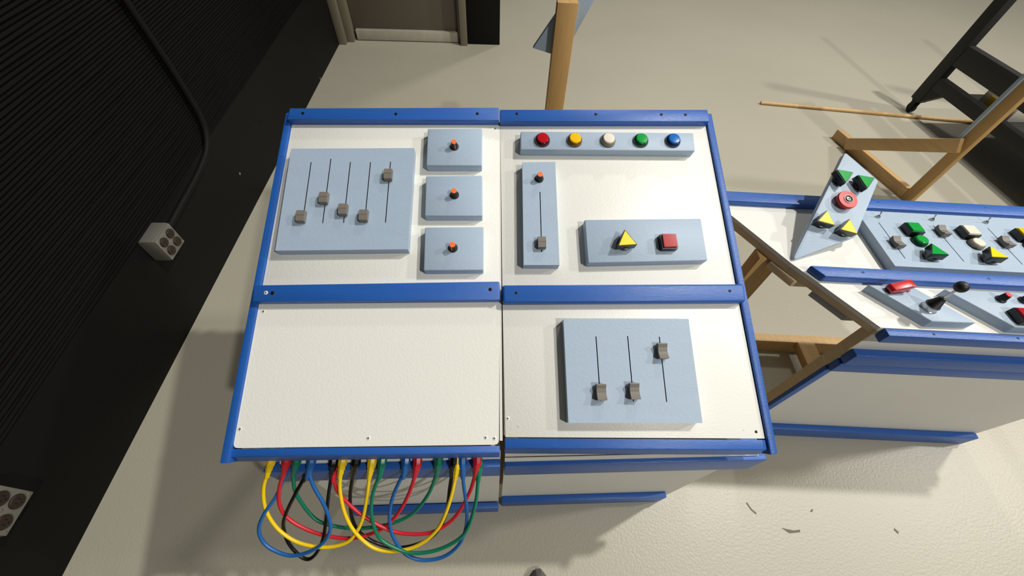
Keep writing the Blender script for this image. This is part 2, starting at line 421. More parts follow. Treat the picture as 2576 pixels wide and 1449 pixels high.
def H(key):
    if key not in HW:
        k = key.split(':')
        HW[key] = {'round': hw_round, 'tri': hw_tri, 'square': hw_square, 'fader': hw_fader, 'knob': hw_knob, 'screw': hw_screw}[k[0]](k[1]) if len(k) > 1 else \
            {'toggle': hw_toggle, 'joystick': hw_joystick, 'estop': hw_estop, 'guard': hw_guard}[k[0]]()
    return HW[key]
HN = {'round': 'round_button', 'tri': 'triangle_button', 'square': 'square_button', 'fader': 'fader_cap', 'knob': 'knob', 'screw': 'screw', 'toggle': 'toggle_switch', 'joystick': 'joystick', 'estop': 'emergency_button', 'guard': 'guarded_switch'}

class Unit:
    """a thing with a working frame; meshes are written in that frame, hardware is placed in it"""
    def __init__(s, name, loc, label, cat, F, group=None):
        s.root = thing(name, loc, label, cat, group); s.o = Vector(loc); s.F = F
        s.L = Matrix.Translation(-s.o) @ F
    def part(s, name, mats, fn, parent=None, bevel=0.0, F='unit', smooth=False, seg=2):
        b = MB(); fn(b)
        return add(name, b.mesh(name, mats if isinstance(mats, list) else [mats], F=s.F if F == 'unit' else F, origin=s.o, bevel=bevel, smooth=smooth, seg=seg), parent or s.root)
    def hw(s, key, parent, x, y, z=0.0, rot=0.0, label=None, sc=1.0):
        M = s.L @ T(x, y, z) @ RZ(rot)
        if sc != 1.0: M = M @ Matrix.Scale(sc, 4)
        o = add(HN[key.split(':')[0]], H(key), parent, M)
        if label: o['label'] = label
        return o
    def block(s, name, q, t0, t1, slots=(), parent=None, mats=('pale_blue_paint', 'slot_black')):
        """slab over quad q (front-left, front-right, back-right, back-left) with real grooves; slots = (x, y0, y1) in frame units"""
        (ax, ay), (bx, by), (cx, cy), (dx, dy) = q
        def P(a, b):
            return ((1-a)*(1-b)*ax+a*(1-b)*bx+a*b*cx+(1-a)*b*dx, (1-a)*(1-b)*ay+a*(1-b)*by+a*b*cy+(1-a)*b*dy)
        def inv(x, y):
            a = b_ = 0.5
            for _ in range(30):
                p = P(a, b_); e = 1e-4; pa = P(a+e, b_); pb = P(a, b_+e)
                J = ((pa[0]-p[0])/e, (pb[0]-p[0])/e, (pa[1]-p[1])/e, (pb[1]-p[1])/e); det = J[0]*J[3]-J[1]*J[2]
                rx, ry = x-p[0], y-p[1]; a += (rx*J[3]-ry*J[1])/det; b_ += (J[0]*ry-J[2]*rx)/det
            return a, b_
        rects = []
        for (x0, y0, x1, y1) in slots:
            a0, b0 = inv(x0, y0); a1, b1 = inv(x1, y1); am = (a0+a1)/2
            wd_ = 0.0011/max(abs(bx-ax), 1e-6); rects.append((am-wd_, am+wd_, b0, b1))
        e = 0.0
        xs = sorted(set([0, 1]+[r[0] for r in rects]+[r[1] for r in rects])); ys = sorted(set([0, 1]+[r[2] for r in rects]+[r[3] for r in rects]))
        b = MB(); dep = 0.012
        ing = lambda x, y: any(r[0] < x < r[1] and r[2] < y < r[3] for r in rects)
        cell = {}
        for i in range(len(xs)-1):
            for j in range(len(ys)-1):
                g = ing((xs[i]+xs[i+1])/2, (ys[j]+ys[j+1])/2); cell[i, j] = g; z = t1-dep if g else t1
                b.poly([P(x, y)+(z,) for x, y in ((xs[i], ys[j]), (xs[i+1], ys[j]), (xs[i+1], ys[j+1]), (xs[i], ys[j+1]))], 1 if g else 0)
        for (i, j), g in cell.items():
            if not g: continue
            for di, dj, ed in ((-1, 0, ((i, j), (i, j+1))), (1, 0, ((i+1, j), (i+1, j+1))), (0, -1, ((i, j), (i+1, j))), (0, 1, ((i, j+1), (i+1, j+1)))):
                if not cell.get((i+di, j+dj), True):
                    p0, p1 = P(xs[ed[0][0]], ys[ed[0][1]]), P(xs[ed[1][0]], ys[ed[1][1]])
                    b.poly([p0+(t1-dep,), p1+(t1-dep,), p1+(t1,), p0+(t1,)], 1)
        nx, ny = len(xs), len(ys)
        rim = [(x, 0) for x in xs]+[(1, y) for y in ys[1:]]+[(x, 1) for x in xs[-2::-1]]+[(0, y) for y in ys[-2:0:-1]]
        for k in range(len(rim)):
            p0, p1 = P(*rim[k]), P(*rim[(k+1) % len(rim)])
            b.poly([p0+(t0,), p1+(t0,), p1+(t1,), p0+(t1,)])
        b.poly([P(*r)+(t0,) for r in rim][::-1])
        bm_me = b.mesh(name, list(mats), F=s.F, origin=s.o)
        # soften only the outer top rim
        bm = bmesh.new(); bm.from_mesh(bm_me)
        Fi = s.F.inverted() @ Matrix.Translation(s.o)
        ed = []
        for e_ in bm.edges:
            z = [(Fi @ v.co).z for v in e_.verts]
            if all(abs(q_-t1) < 1e-5 for q_ in z) and len(e_.link_faces) == 2 and e_.calc_face_angle(0) > 0.6 and all(ff.material_index == 0 for ff in e_.link_faces): ed.append(e_)
        # vertical corners too
        for e_ in bm.edges:
            if len(e_.link_faces) == 2 and e_.calc_face_angle(0) > 0.6 and all(ff.material_index == 0 for ff in e_.link_faces):
                z = [(Fi @ v.co).z for v in e_.verts]
                if abs(z[0]-z[1]) > 1e-4 and e_ not in ed: ed.append(e_)
        if not slots: bmesh.ops.bevel(bm, geom=ed, offset=0.0025, segments=2, affect='EDGES', profile=0.5)
        bm.to_mesh(bm_me); bm.free()
        bm_me.polygons.foreach_set('use_smooth', [not slots]*len(bm_me.polygons)); bm_me.set_sharp_from_angle(angle=math.radians(50))
        return add(name, bm_me, parent or s.root)

# ------------------------------------------------------------------ the two sloping consoles side by side
EA = math.radians(19.5)
FM = frame(Vector((0.0205, 0.573, 0.813)), Vector((1, 0, 0)), Vector((0, math.cos(EA), math.sin(EA))), Vector((0, -math.sin(EA), math.cos(EA))))
def mw(u, v, t=0.0): return FM @ Vector((u, v, t))
TB, TK = 0.022, 0.027

def legs_and_frame(U, xl, xr, yb, zb, fy):
    """timber underframe of a console: rear posts, floor rails"""
    I = Matrix.Identity(4)
    for x in (xl+0.03, xr-0.03):
        U.part('rear_post', 'pine_upright', lambda b: b.box(x-0.019, x+0.019, yb-0.045, yb+0.045, 0.0, zb), F=I, bevel=0.002)
        U.part('floor_rail', 'pine_depth', lambda b: b.box(x-0.019, x+0.019, fy+0.045, yb-0.046, 0.002, 0.088), F=I, bevel=0.002)
    U.part('cross_rail', 'pine', lambda b: b.box(xl+0.052, xr-0.052, yb-0.02, yb+0.018, 0.10, 0.188), F=I, bevel=0.002)

I4 = Matrix.Identity(4)
# --- unit beside the wall (patch cables)
UL = Unit('control_console', (-0.27, 0.60, 0.0), 'white and blue sloping console beside the black wall, patch cables hanging from its front', 'console', FM, 'sloping control consoles')
pu = UL.part('panel', 'white_paint', lambda b: b.hexa([(-0.571, 0.002), (-0.004, 0.002), (0.000, 0.500), (-0.568, 0.500)], -0.012, 0.0), bevel=0.001)
pl = UL.part('panel', 'white_paint', lambda b: b.prism(rounded([(-0.573, -0.343), (-0.008, -0.348), (-0.004, 0.000), (-0.571, 0.000)], 0.010, 3), -0.012, 0.0))
sr = UL.part('side_rail', 'blue_paint', lambda b: b.hexa([(-0.591, -0.372), (-0.5735, -0.372), (-0.569, 0.515), (-0.586, 0.515)], -0.035, 0.006), bevel=0.002)
tr = UL.part('top_rail', 'blue_paint', lambda b: b.hexa([(-0.570, 0.479), (-0.001, 0.489), (-0.001, 0.532), (-0.569, 0.517)], 0.0, TB), bevel=0.003)
mr = UL.part('middle_rail', 'blue_paint', lambda b: b.hexa([(-0.574, -0.028), (-0.003, -0.026), (-0.004, 0.021), (-0.578, 0.013)], 0.0, TB+0.002), bevel=0.004)
def front_rail(b, x0, x1, v0a, v0b, v1a, v1b, hz):
    # top face in the panel plane, front face plumb
    A = [mw(x0, v0a, 0), mw(x1, v0b, 0), mw(x1, v1b, -0.0), mw(x0, v1a, -0.0)]
    k = len(b.v); b.v += A+[p-Vector((0, 0, hz)) for p in A[:2]]+[p-Vector((0, 0, hz+0.008)) for p in A[2:]]
    for q in ([3, 2, 1, 0], [4, 5, 6, 7], [0, 1, 5, 4], [1, 2, 6, 5], [2, 3, 7, 6], [3, 0, 4, 7]): b.f.append([k+i for i in q]); b.mi.append(0)
UL.part('front_rail', 'blue_paint', lambda b: front_rail(b, -0.589, -0.006, -0.344, -0.350, -0.361, -0.365, 0.030), F=I4, bevel=0.002)
UL.part('inner_side', 'white_paint_matt', lambda b: b.hexa([(-0.006, -0.340), (0.000, -0.340), (0.002, 0.50), (-0.004, 0.50)], -0.09, -0.0005))
# base
def base(U, x0, x1, yt, ybt, zt, sx0, sx1, side):
    U.part('front_panel', 'white_paint_matt', lambda b: b.profile_x([(yt, zt), (yt+0.012, zt), (ybt+0.012, 0.004), (ybt, 0.004)], x0, x1), F=I4)
UL.part('front_panel', 'white_paint_matt', lambda b: b.profile_x([(0.240, 0.625), (0.252, 0.625), (0.237, 0.003), (0.225, 0.003)], -0.478, 0.017), F=I4)
UL.part('base_rail', 'blue_paint', lambda b: b.box(-0.515, 0.016, 0.216, 0.2395, 0.525, 0.622), F=I4, bevel=0.003)
UL.part('floor_strip', 'blue_paint', lambda b: b.box(-0.478, 0.017, 0.205, 0.224, 0.001, 0.085), F=I4, bevel=0.003)
UL.part('patch_strip', 'white_paint', lambda b: b.box(-0.478, 0.015, 0.2320, 0.300, 0.6262, 0.6335), F=I4)
for x in (-0.571, 0.0):
    pass
legs_and_frame(UL, -0.56, 0.015, 0.96, 0.915, 0.24)
UL.part('shelf_support', 'pine_depth', lambda b: b.hexa([(-0.566, -0.33), (-0.535, -0.33), (-0.535, 0.49), (-0.566, 0.49)], -0.075, -0.013), bevel=0.002)
for x, y in ((-0.531, 0.500), (-0.283, 0.503), (-0.061, 0.509)): UL.hw('screw:screw_black', tr, x, y, TB)
for x, y, mm in ((-0.546, -0.006, 'screw_white'), (-0.531, -0.007, 'screw_black'), (-0.026, 0.000, 'screw_black')): UL.hw('screw:'+mm, mr, x, y, TB+0.002)
for x, y in ((-0.558, -0.045), (-0.565, -0.305), (-0.291, -0.329), (-0.037, -0.333), (-0.018, -0.335)): UL.hw('screw:screw_white', pl, x, y, 0.0)
UL.hw('screw:screw_black', pl, -0.303, -0.329, -0.0005, sc=0.35)
UL.hw('screw:screw_white', pu, -0.012, 0.478, 0.0)
SLL = [(-0.486, 0.171, -0.487, 0.344), (-0.438, 0.171, -0.438, 0.355), (-0.387, 0.172, -0.388, 0.346), (-0.336, 0.172, -0.337, 0.346), (-0.284, 0.173, -0.287, 0.348)]
bk = UL.block('fader_block', [(-0.540, 0.098), (-0.227, 0.102), (-0.227, 0.391), (-0.543, 0.384)], 0.0, TK, SLL)
for (x0, y0, x1, y1), y in zip(SLL, (0.184, 0.235, 0.203, 0.187, 0.303)): UL.hw('fader:box', bk, (x0+x1)/2, y, TK)
for (q, kx, ky, ra) in (([(-0.193, 0.338), (-0.048, 0.340), (-0.048, 0.457), (-0.194, 0.453)], -0.121, 0.396, 200),
                        ([(-0.190, 0.192), (-0.046, 0.193), (-0.047, 0.310), (-0.192, 0.307)], -0.117, 0.251, 5),
                        ([(-0.186, 0.047), (-0.043, 0.048), (-0.043, 0.163), (-0.188, 0.161)], -0.117, 0.105, 165)):
    bk = UL.block('knob_block', q, 0.0, TK); UL.hw('knob:orange', bk, kx, ky, TK, rot=ra)

# --- unit on the open side
UR = Unit('control_console', (0.32, 0.60, 0.0), 'white and blue sloping console with a row of five round coloured buttons', 'console', FM, 'sloping control consoles')
pu = UR.part('panel', 'white_paint', lambda b: b.hexa([(0.003, -0.008), (0.594, -0.008), (0.597, 0.505), (0.002, 0.505)], -0.012, 0.0), bevel=0.001)
pl = UR.part('panel', 'white_paint', lambda b: b.hexa([(0.006, -0.333), (0.594, -0.348), (0.594, -0.010), (0.003, -0.010)], -0.012, 0.0), bevel=0.001)
sr = UR.part('side_rail', 'blue_paint', lambda b: b.hexa([(0.5955, -0.382), (0.613, -0.379), (0.617, 0.538), (0.598, 0.538)], -0.035, 0.007), bevel=0.003)
tr = UR.part('top_rail', 'blue_paint', lambda b: b.hexa([(0.001, 0.485), (0.596, 0.497), (0.597, 0.538), (0.001, 0.525)], 0.0, TB), bevel=0.003)
mr = UR.part('middle_rail', 'blue_paint', lambda b: b.hexa([(0.003, -0.034), (0.598, -0.034), (0.602, 0.013), (0.002, 0.012)], 0.0, TB+0.002), bevel=0.007, seg=3)
UR.part('front_rail', 'blue_paint', lambda b: front_rail(b, 0.005, 0.5955, -0.3345, -0.350, -0.356, -0.372, 0.036), F=I4, bevel=0.002)
UR.part('inner_side', 'white_paint_matt', lambda b: b.hexa([(0.003, -0.330), (0.009, -0.330), (0.008, 0.50), (0.002, 0.50)], -0.09, -0.0125))
UR.part('front_panel', 'white_paint_matt', lambda b: b.profile_x([(0.238, 0.606), (0.249, 0.606), (0.252, 0.003), (0.2420, 0.003)], 0.028, 0.632), F=I4)
UR.part('base_rail', 'blue_paint', lambda b: b.box(0.027, 0.662, 0.220, 0.2375, 0.510, 0.606), F=I4, bevel=0.003)
UR.part('base_rail', 'blue_paint', lambda b: b.box(0.560, 0.655, 0.252, 0.274, 0.545, 0.615), F=I4, bevel=0.003)
UR.part('plywood_edge', ['white_paint'], lambda b: b.box(0.027, 0.640, 0.2300, 0.2375, 0.6065, 0.6125), F=I4)
UR.part('plywood_sheet', ['raw_wood_edge'], lambda b: b.box(0.060, 0.600, 0.252, 0.33, 0.620, 0.6245), F=I4)
UR.part('floor_strip', 'blue_paint', lambda b: b.box(0.028, 0.600, 0.222, 0.2415, 0.001, 0.085), F=I4, bevel=0.003)
legs_and_frame(UR, 0.035, 0.60, 0.96, 0.915, 0.255)
UR.part('shelf_support', 'pine_depth', lambda b: b.hexa([(0.560, -0.33), (0.594, -0.33), (0.594, 0.49), (0.560, 0.49)], -0.075, -0.013), bevel=0.002)
for x, y in ((0.049, 0.511), (0.271, 0.514), (0.459, 0.517), (0.529, 0.518)): UR.hw('screw:screw_black', tr, x, y, TB)
for x, y in ((0.036, -0.009), (0.561, -0.006)): UR.hw('screw:screw_black', mr, x, y, TB+0.002, sc=0.8)
for x, y in ((0.034, -0.312), (0.303, -0.319), (0.547, -0.329)): UR.hw('screw:screw_black', pl, x, y, -0.0004, sc=0.4)
UR.hw('screw:screw_black', pl, 0.576, -0.333, -0.0003, sc=0.8); UR.hw('screw:screw_white', pl, 0.012, -0.294, 0.0)
bk = UR.block('button_block', [(0.055, 0.391), (0.535, 0.394), (0.539, 0.453), (0.057, 0.449)], 0.0, TK)
for x, y, c in ((0.115, 0.420, 'red'), (0.203, 0.421, 'yellow'), (0.295, 0.422, 'white'), (0.386, 0.423, 'green'), (0.476, 0.424, 'blue')):
    UR.hw('round:'+c, bk, x, y, TK, label='round %s push button' % c)
bk = UR.block('fader_block', [(0.055, 0.061), (0.143, 0.061), (0.147, 0.354), (0.059, 0.351)], 0.0, TK, [(0.101, 0.095, 0.102, 0.263)])
UR.hw('knob:orange', bk, 0.102, 0.301, TK, rot=0); UR.hw('fader:box', bk, 0.1005, 0.116, TK)
bk = UR.block('button_block', [(0.214, 0.066), (0.517, 0.073), (0.518, 0.189), (0.214, 0.184)], 0.0, TK)
UR.hw('tri:bright_yellow', bk, 0.307, 0.116, TK, rot=4, label='yellow triangular push button'); UR.hw('square:red_cap', bk, 0.418, 0.118, TK, rot=1, label='red square push button')
SLR = [(0.218, -0.260, 0.218, -0.116), (0.292, -0.263, 0.293, -0.116), (0.367, -0.265, 0.368, -0.118)]
bk = UR.block('fader_block', [(0.143, -0.305), (0.441, -0.311), (0.445, -0.076), (0.145, -0.074)], 0.0, TK, SLR)
for (x0, y0, x1, y1), y in zip(SLR, (-0.242, -0.241, -0.153)): UR.hw('fader:saddle', bk, (x0+x1)/2, y, TK)

# ------------------------------------------------------------------ patch cables looping out of the first console
def unproject(px, py, z):
    r = right*((px-W_/2))+down*((py-H_/2))+fwd*F_
    t = (z-CH)/r.z
    return Vector((0, 0, CH))+r*t
def cable(col, label, lift, pts):
    """pts are way-points of the loop over the floor plan; it sags as it leaves the console"""
    P = []
    for i_, (x, y, *zz) in enumerate(pts):
        px, py = 540+x*760/2576, 1100+y*349/1183
        z = 0.640-(py-1160)/240*0.20
        P.append(unproject(px, py, z+(zz[0] if zz else 0)+lift*math.sin(math.pi*i_/(len(pts)-1))))
    sp = spline(P, 8)
    t = thing('patch_cable', P[0], label, 'patch cable', 'coloured patch cables under the front rail'); o = P[0]
    b = MB(); b.tube(sp, 0.0042, 10)
    add('cord', b.mesh('cord', ['cable_'+col], origin=o, smooth=True), t)
    for end in (0, 1):
        a = P[0] if end == 0 else P[-1]
        nb = sp[5] if end == 0 else sp[-6]
        back = Vector((a.x, a.y+0.030, a.z-0.003))
        pth_ = [back, a, a.lerp(nb, 0.35), a.lerp(nb, 0.6), nb]
        d = (nb-a).normalized(); L = 0.042
        ring = []; rad = []
        ring.append(a+Vector((0, 0.022, 0.004))); rad.append(0.0104); ring.append(a); rad.append(0.0104)
        for k in range(1, 9):
            ring.append(a+d*L*k/8); rad.append((0.0104-0.0052*k/8)*(1.0 if k % 2 else 0.86))
        b = MB(); b.tube(ring, rad, 8)
        add('plug', b.mesh('plug', ['cable_'+col], origin=o, smooth=True), t)
CB = [
 ('yellow', 'yellow patch cable looping from the plug closest to the black wall', [(480, 212), (455, 300), (418, 420), (422, 560), (470, 690), (570, 810), (720, 900), (920, 938), (1080, 915), (1180, 850), (1260, 700), (1300, 500), (1318, 350), (1340, 225)]),
 ('yellow', 'yellow patch cable plugged between two black plugs and ending near the seam of the consoles', [(1092, 212), (1072, 330), (1070, 470), (1110, 650), (1190, 800), (1330, 930), (1480, 972), (1660, 950), (1800, 880), (1910, 770), (1980, 620), (2030, 450), (2070, 235)]),
 ('red', 'red patch cable plugged in beside the first yellow plug', [(612, 215), (590, 300), (552, 430), (550, 560), (605, 670), (740, 765), (930, 835), (1150, 862), (1330, 825), (1470, 750), (1590, 610), (1680, 420), (1728, 225)]),
 ('red', 'red patch cable ending at the last plug before the seam of the consoles', [(1030, 225, -0.01), (1020, 350), (1055, 465), (1200, 620), (1390, 745), (1560, 812), (1760, 825), (1900, 790), (2050, 680), (2165, 490), (2215, 340), (2238, 218)]),
 ('green', 'green patch cable plugged between red and blue plugs, hanging behind the others', [(698, 215), (672, 350), (705, 500), (850, 690), (1000, 752), (1160, 775), (1340, 768), (1540, 725), (1700, 640), (1820, 490), (1885, 330), (1908, 220)]),
 ('green', 'green patch cable with a wide loop reaching the last plug by the seam', [(1428, 218), (1405, 320), (1345, 500), (1340, 680), (1400, 850), (1540, 945), (1700, 988), (1900, 960), (2080, 870), (2165, 760), (2225, 560), (2245, 380), (2255, 225, -0.01)]),
 ('blue', 'blue patch cable doubling back towards the black wall in a big loop', [(825, 215), (808, 310), (850, 430), (925, 560), (975, 690), (985, 790), (930, 895), (800, 980), (640, 1008), (480, 950), (395, 860), (380, 760), (430, 640), (520, 510, -0.01), (580, 370, -0.02), (605, 225, -0.02)]),
 ('blue', 'blue patch cable making the lowest loop near the seam of the consoles', [(1630, 218), (1608, 310), (1530, 480), (1492, 640), (1505, 800), (1570, 930), (1650, 1010), (1780, 1048), (1950, 1020), (2080, 920), (2140, 780), (2150, 620), (2122, 400), (2110, 225)]),
 ('black', 'black patch cable twisted through the big blue loop', [(805, 250, -0.015), (770, 335, -0.012), (690, 480), (612, 640), (585, 760), (630, 900), (720, 1005), (800, 1040), (870, 985), (925, 860), (950, 700), (970, 500), (998, 320), (1012, 222)]),
 ('black', 'black patch cable hanging between the second and third yellow plugs', [(1205, 225), (1175, 350), (1155, 500), (1170, 680), (1240, 815), (1400, 910), (1570, 942), (1760, 900), (1900, 800), (1975, 640), (2005, 430), (2025, 300), (2040, 222)]),
]
LIFT = (0.008, 0.010, -0.004, 0.0, -0.016, 0.016, 0.018, 0.006, -0.002, -0.010)
for (col, lb, pts), lf in zip(CB, LIFT): cable(col, lb, lf, pts)

# ------------------------------------------------------------------ the flat-topped console further right
YA = math.radians(-3.8)
C2o = Vector((0.967, 0.480, 0.0))
F2 = frame(C2o, Vector((math.cos(YA), math.sin(YA), 0)), Vector((-math.sin(YA), math.cos(YA), 0)), Vector((0, 0, 1)))
Z0 = 0.785; ZT = Z0+TK
SYM = 0.94
def ml(p): return (SYM-p[0], p[1])
U2 = Unit('control_console', (1.40, 0.65, 0.0), 'flat-topped white and blue console with slanted ends, a joystick and rows of faders', 'console', F2, None)
U2.part('panel', 'white_paint', lambda b: b.hexa([(-0.150, 0.196), (SYM+0.150, 0.196), (SYM+0.296, 0.435), (-0.296, 0.435)], Z0-0.012, Z0, q2=None))
U2.part('panel', 'white_paint', lambda b: b.hexa([(-0.006, 0.0), (SYM+0.006, 0.0), (SYM+0.149, 0.1955), (-0.149, 0.1955)], Z0-0.012, Z0))
for sgn in (0, 1):
    def pieces(b, q): b.hexa(q if sgn == 0 else [ml(p) for p in q][::-1], 0, 0)
    A1 = [(-0.148, 0.196), (-0.118, 0.196), (-0.246, 0.40), (-0.276, 0.40)]; A2 = [(-0.002, 0.004), (0.030, 0.004), (-0.115, 0.195), (-0.147, 0.195)]
    m_ = (lambda q: q) if sgn == 0 else (lambda q: [ml(p) for p in q][::-1])
    U2.part('edge_batten', 'raw_wood_edge', lambda b: b.hexa(m_(A1), Z0-0.035, Z0-0.0125))
    U2.part('edge_batten', 'raw_wood_edge', lambda b: b.hexa(m_(A2), Z0-0.035, Z0-0.0125))
    U2.part('spacer_block', 'raw_wood_edge', lambda b: b.hexa(m_([(-0.135, 0.165), (-0.085, 0.165), (-0.130, 0.235), (-0.180, 0.235)]), Z0-0.060, Z0-0.0355), bevel=0.002)
    U2.part('spacer_block', 'grey_wood', lambda b: b.hexa(m_([(-0.038, 0.055), (0.01, 0.055), (-0.045, 0.135), (-0.097, 0.135)]), Z0-0.058, Z0-0.0355), bevel=0.002)
    U2.part('leg', 'pine_upright', lambda b: b.hexa(m_([(-0.205, 0.245), (-0.135, 0.245), (-0.135, 0.285), (-0.205, 0.285)]), 0.0, Z0-0.036), bevel=0.002)
tr = U2.part('top_rail', 'blue_paint', lambda b: b.hexa([(-0.283, 0.4285), (SYM+0.283, 0.4285), (SYM+0.300, 0.4745), (-0.300, 0.4745)], Z0, Z0+0.020), bevel=0.003)
mr = U2.part('middle_rail', 'blue_paint', lambda b: b.hexa([(-0.098, 0.138), (SYM+0.098, 0.138), (SYM+0.124, 0.1745), (-0.124, 0.1745)], Z0, Z0+0.024), bevel=0.004)
fr = U2.part('front_rail', 'blue_paint', lambda b: b.box(0.004, SYM-0.004, -0.0225, -0.0005, Z0-0.036, Z0), bevel=0.003)
U2.part('front_panel', ['white_paint_matt'], lambda b: b.box(0.0, SYM, 0.0, 0.012, 0.003, Z0-0.0125))
U2.part('panel_edge', 'raw_wood_edge', lambda b: b.box(-0.0045, -0.0002, 0.0, 0.030, 0.003, Z0-0.013))
U2.part('corner_strip', 'blue_paint', lambda b: b.box(-0.004, 0.018, -0.0125, -0.0003, 0.086, 0.575), bevel=0.002)
U2.part('base_rail', 'blue_paint', lambda b: b.box(0.0, SYM, -0.0245, -0.0005, 0.628, 0.680), bevel=0.004)
U2.part('base_rail', 'blue_paint', lambda b: b.box(0.0, SYM, -0.0205, -0.0005, 0.575, 0.6215), bevel=0.004)
U2.part('floor_strip', 'blue_paint', lambda b: b.box(0.0, SYM-0.015, -0.024, -0.0005, 0.001, 0.080), bevel=0.004)
U2.part('floor_beam', 'pine', lambda b: b.box(0.06, 0.88, 0.362, 0.400, 0.001, 0.090), bevel=0.002)
U2.part('floor_beam', 'pine_depth', lambda b: b.box(0.358, 0.432, 0.014, 0.3615, 0.055, 0.094), bevel=0.002)
U2.part('floor_beam', 'pine_depth', lambda b: b.box(0.78, 0.854, 0.014, 0.3615, 0.055, 0.094), bevel=0.002)
for x in (0.21, 0.55): U2.hw('screw:blue_paint', tr, x, 0.455, Z0+0.020); U2.hw('screw:blue_paint', mr, x-0.2, 0.157, Z0+0.024)
for x in (0.12, 0.33, 0.62): U2.hw('screw:screw_black', fr, x, -0.012, Z0, sc=0.7)
S2 = [(0.149+0.1625*k, 0.214, 0.158+0.1635*k-0.007, 0.355) for k in range(4)]
S2 = [(0.153+0.1635*k, 0.214, 0.153+0.1635*k, 0.355) for k in range(4)]
bk = U2.block('fader_block', [(0.109, 0.184), (0.831, 0.184), (0.831, 0.405), (0.109, 0.405)], Z0, ZT, S2)
for (x, y, _, _), yc in zip(S2, (0.266, 0.322, 0.290, 0.27)): U2.hw('fader:saddle', bk, x, yc, ZT)
for k, (c1, c2) in enumerate((('green', 'green_cap'), ('white', 'bright_yellow'), ('yellow', 'red_cap'))):
    x = 0.228+0.1625*k
    U2.hw('square:'+c1+'_cap', bk, x, 0.322, ZT); U2.hw('round:'+c1, bk, x+0.002, 0.281, ZT); U2.hw('tri:'+c2, bk, x-0.003, 0.224, ZT, rot=0)
for k in range(4): U2.hw('toggle', bk, 0.162+0.1635*k, 0.378, ZT)
bk = U2.block('joystick_block', [(0.104, 0.008), (0.214, 0.010), (0.116, 0.116), (0.0, 0.114)], Z0, ZT)
U2.hw('guard', bk, 0.058, 0.098, ZT, rot=8); U2.hw('joystick', bk, 0.118, 0.048, ZT)
bk = U2.block('switch_block', [(0.306, 0.003), (0.633, 0.003), (0.741, 0.114), (0.199, 0.112)], Z0, ZT)
U2.hw('knob:red_soft', bk, 0.327, 0.086, ZT, rot=20); U2.hw('knob:red_soft', bk, 0.386, 0.086, ZT, rot=-40); U2.hw('square:red_cap', bk, 0.336, 0.030, ZT)

# ------------------------------------------------------------------ tilted button board standing on that console
def w2(s, u, z): return F2 @ Vector((s, u, z))
P0 = w2(-0.158, 0.200, 0.7935)
eb = math.radians(20)
Xb = Vector((math.cos(YA), math.sin(YA), 0)); Nb = Vector((-math.sin(YA), math.cos(YA), 0))
Yb = Nb*math.cos(eb)+Vector((0, 0, math.sin(eb))); Zb = Xb.cross(Yb)
FB = frame(P0, Xb, Yb, Zb)
UB = Unit('button_board', P0, 'pale blue tilted board with green and yellow triangle buttons around a red one', 'control board', FB)
brd = UB.part('board', 'pale_blue_paint', lambda b: b.prism(rounded([(0.004, 0.002), (0.198, 0.084), (0.304, 0.270), (0.224, 0.364)], 0.006, 3), -0.0185, 0.0), bevel=0.002)
for x, y, k, ra in ((0.182, 0.266, 'tri:green_cap', 172), (0.241, 0.251, 'tri:green_cap', 172), (0.183, 0.192, 'estop', 20), (0.101, 0.121, 'tri:bright_yellow', -14), (0.160, 0.098, 'tri:bright_yellow', -14)):
    UB.hw(k, brd, x, y, 0.0, rot=ra)
UB.part('prop', 'pine', lambda b: b.box(-0.035, 0.005, 0.310, 0.335, Z0+0.0005, Z0+0.0265), F=F2)

# ------------------------------------------------------------------ timber stands
def stand(loc, label, plate_pts, plate_y, group='timber stands', h=1.05, foot=0.70, xw=0.080, flip=1):
    t = thing('timber_stand', loc, label, 'stand', group)
    def p(name, mt, fn, parent=None, bevel=0.002):
        b = MB(); fn(b); return add(name, b.mesh(name, [mt], bevel=bevel), parent or t)
    return t, p
t, p = stand((0.288, 1.75, 0), 'pine post stand behind the sloping consoles, pale blue plate on its far side', None, None)
p('post', 'pine_upright', lambda b: b.box(-0.040, 0.040, 0.0, 0.038, 0.0, 1.049))
p('foot', 'pine_depth', lambda b: b.box(-0.019, 0.019, 0.0385, 0.70, 0.001, 0.065))
def plate1(b):
    q = [(-0.118, 0.815), (0.02, 0.775), (0.125, 1.02), (0.23, 1.27), (0.075, 1.27), (-0.01, 1.05)]
    q = [(-0.117, 0.872), (0.012, 0.838), (0.125, 1.09), (0.03, 1.10)]
    k = len(b.v); n = len(q)
    b.v += [Vector((x, 0.0385, z)) for x, z in q]+[Vector((x, 0.057, z)) for x, z in q]
    b.f.append([k+i for i in range(n)]); b.f.append([k+n+i for i in reversed(range(n))]); b.mi += [0, 0]
    for i in range(n):
        j = (i+1) % n; b.f.append([k+i, k+n+i, k+n+j, k+j]); b.mi.append(0)
p('plate', 'pale_blue_paint', plate1)
t, p = stand((2.62, 1.88, 0), 'pine L-shaped stand with a sloping brace behind the flat-topped console', None, None)
t.rotation_euler[2] = math.radians(9)
p('post', 'pine_upright', lambda b: b.box(-0.019, 0.019, -0.040, 0.020, 0.0, 1.049))
p('foot', 'pine_depth', lambda b: b.box(-0.019, 0.019, 0.0205, 0.690, 0.001, 0.070))
p('brace', 'pine_depth', lambda b: b.beam((-0.034, 0.55, 0.045), (-0.034, -0.01, 0.40), 0.028, 0.075))
def plate2(b):
    q = [(0.021, 0.40), (0.040, 0.40), (0.040, 1.02), (0.021, 1.02)]
    b.box(-0.16, 0.02, 0.0205, 0.039, 0.42, 1.03)
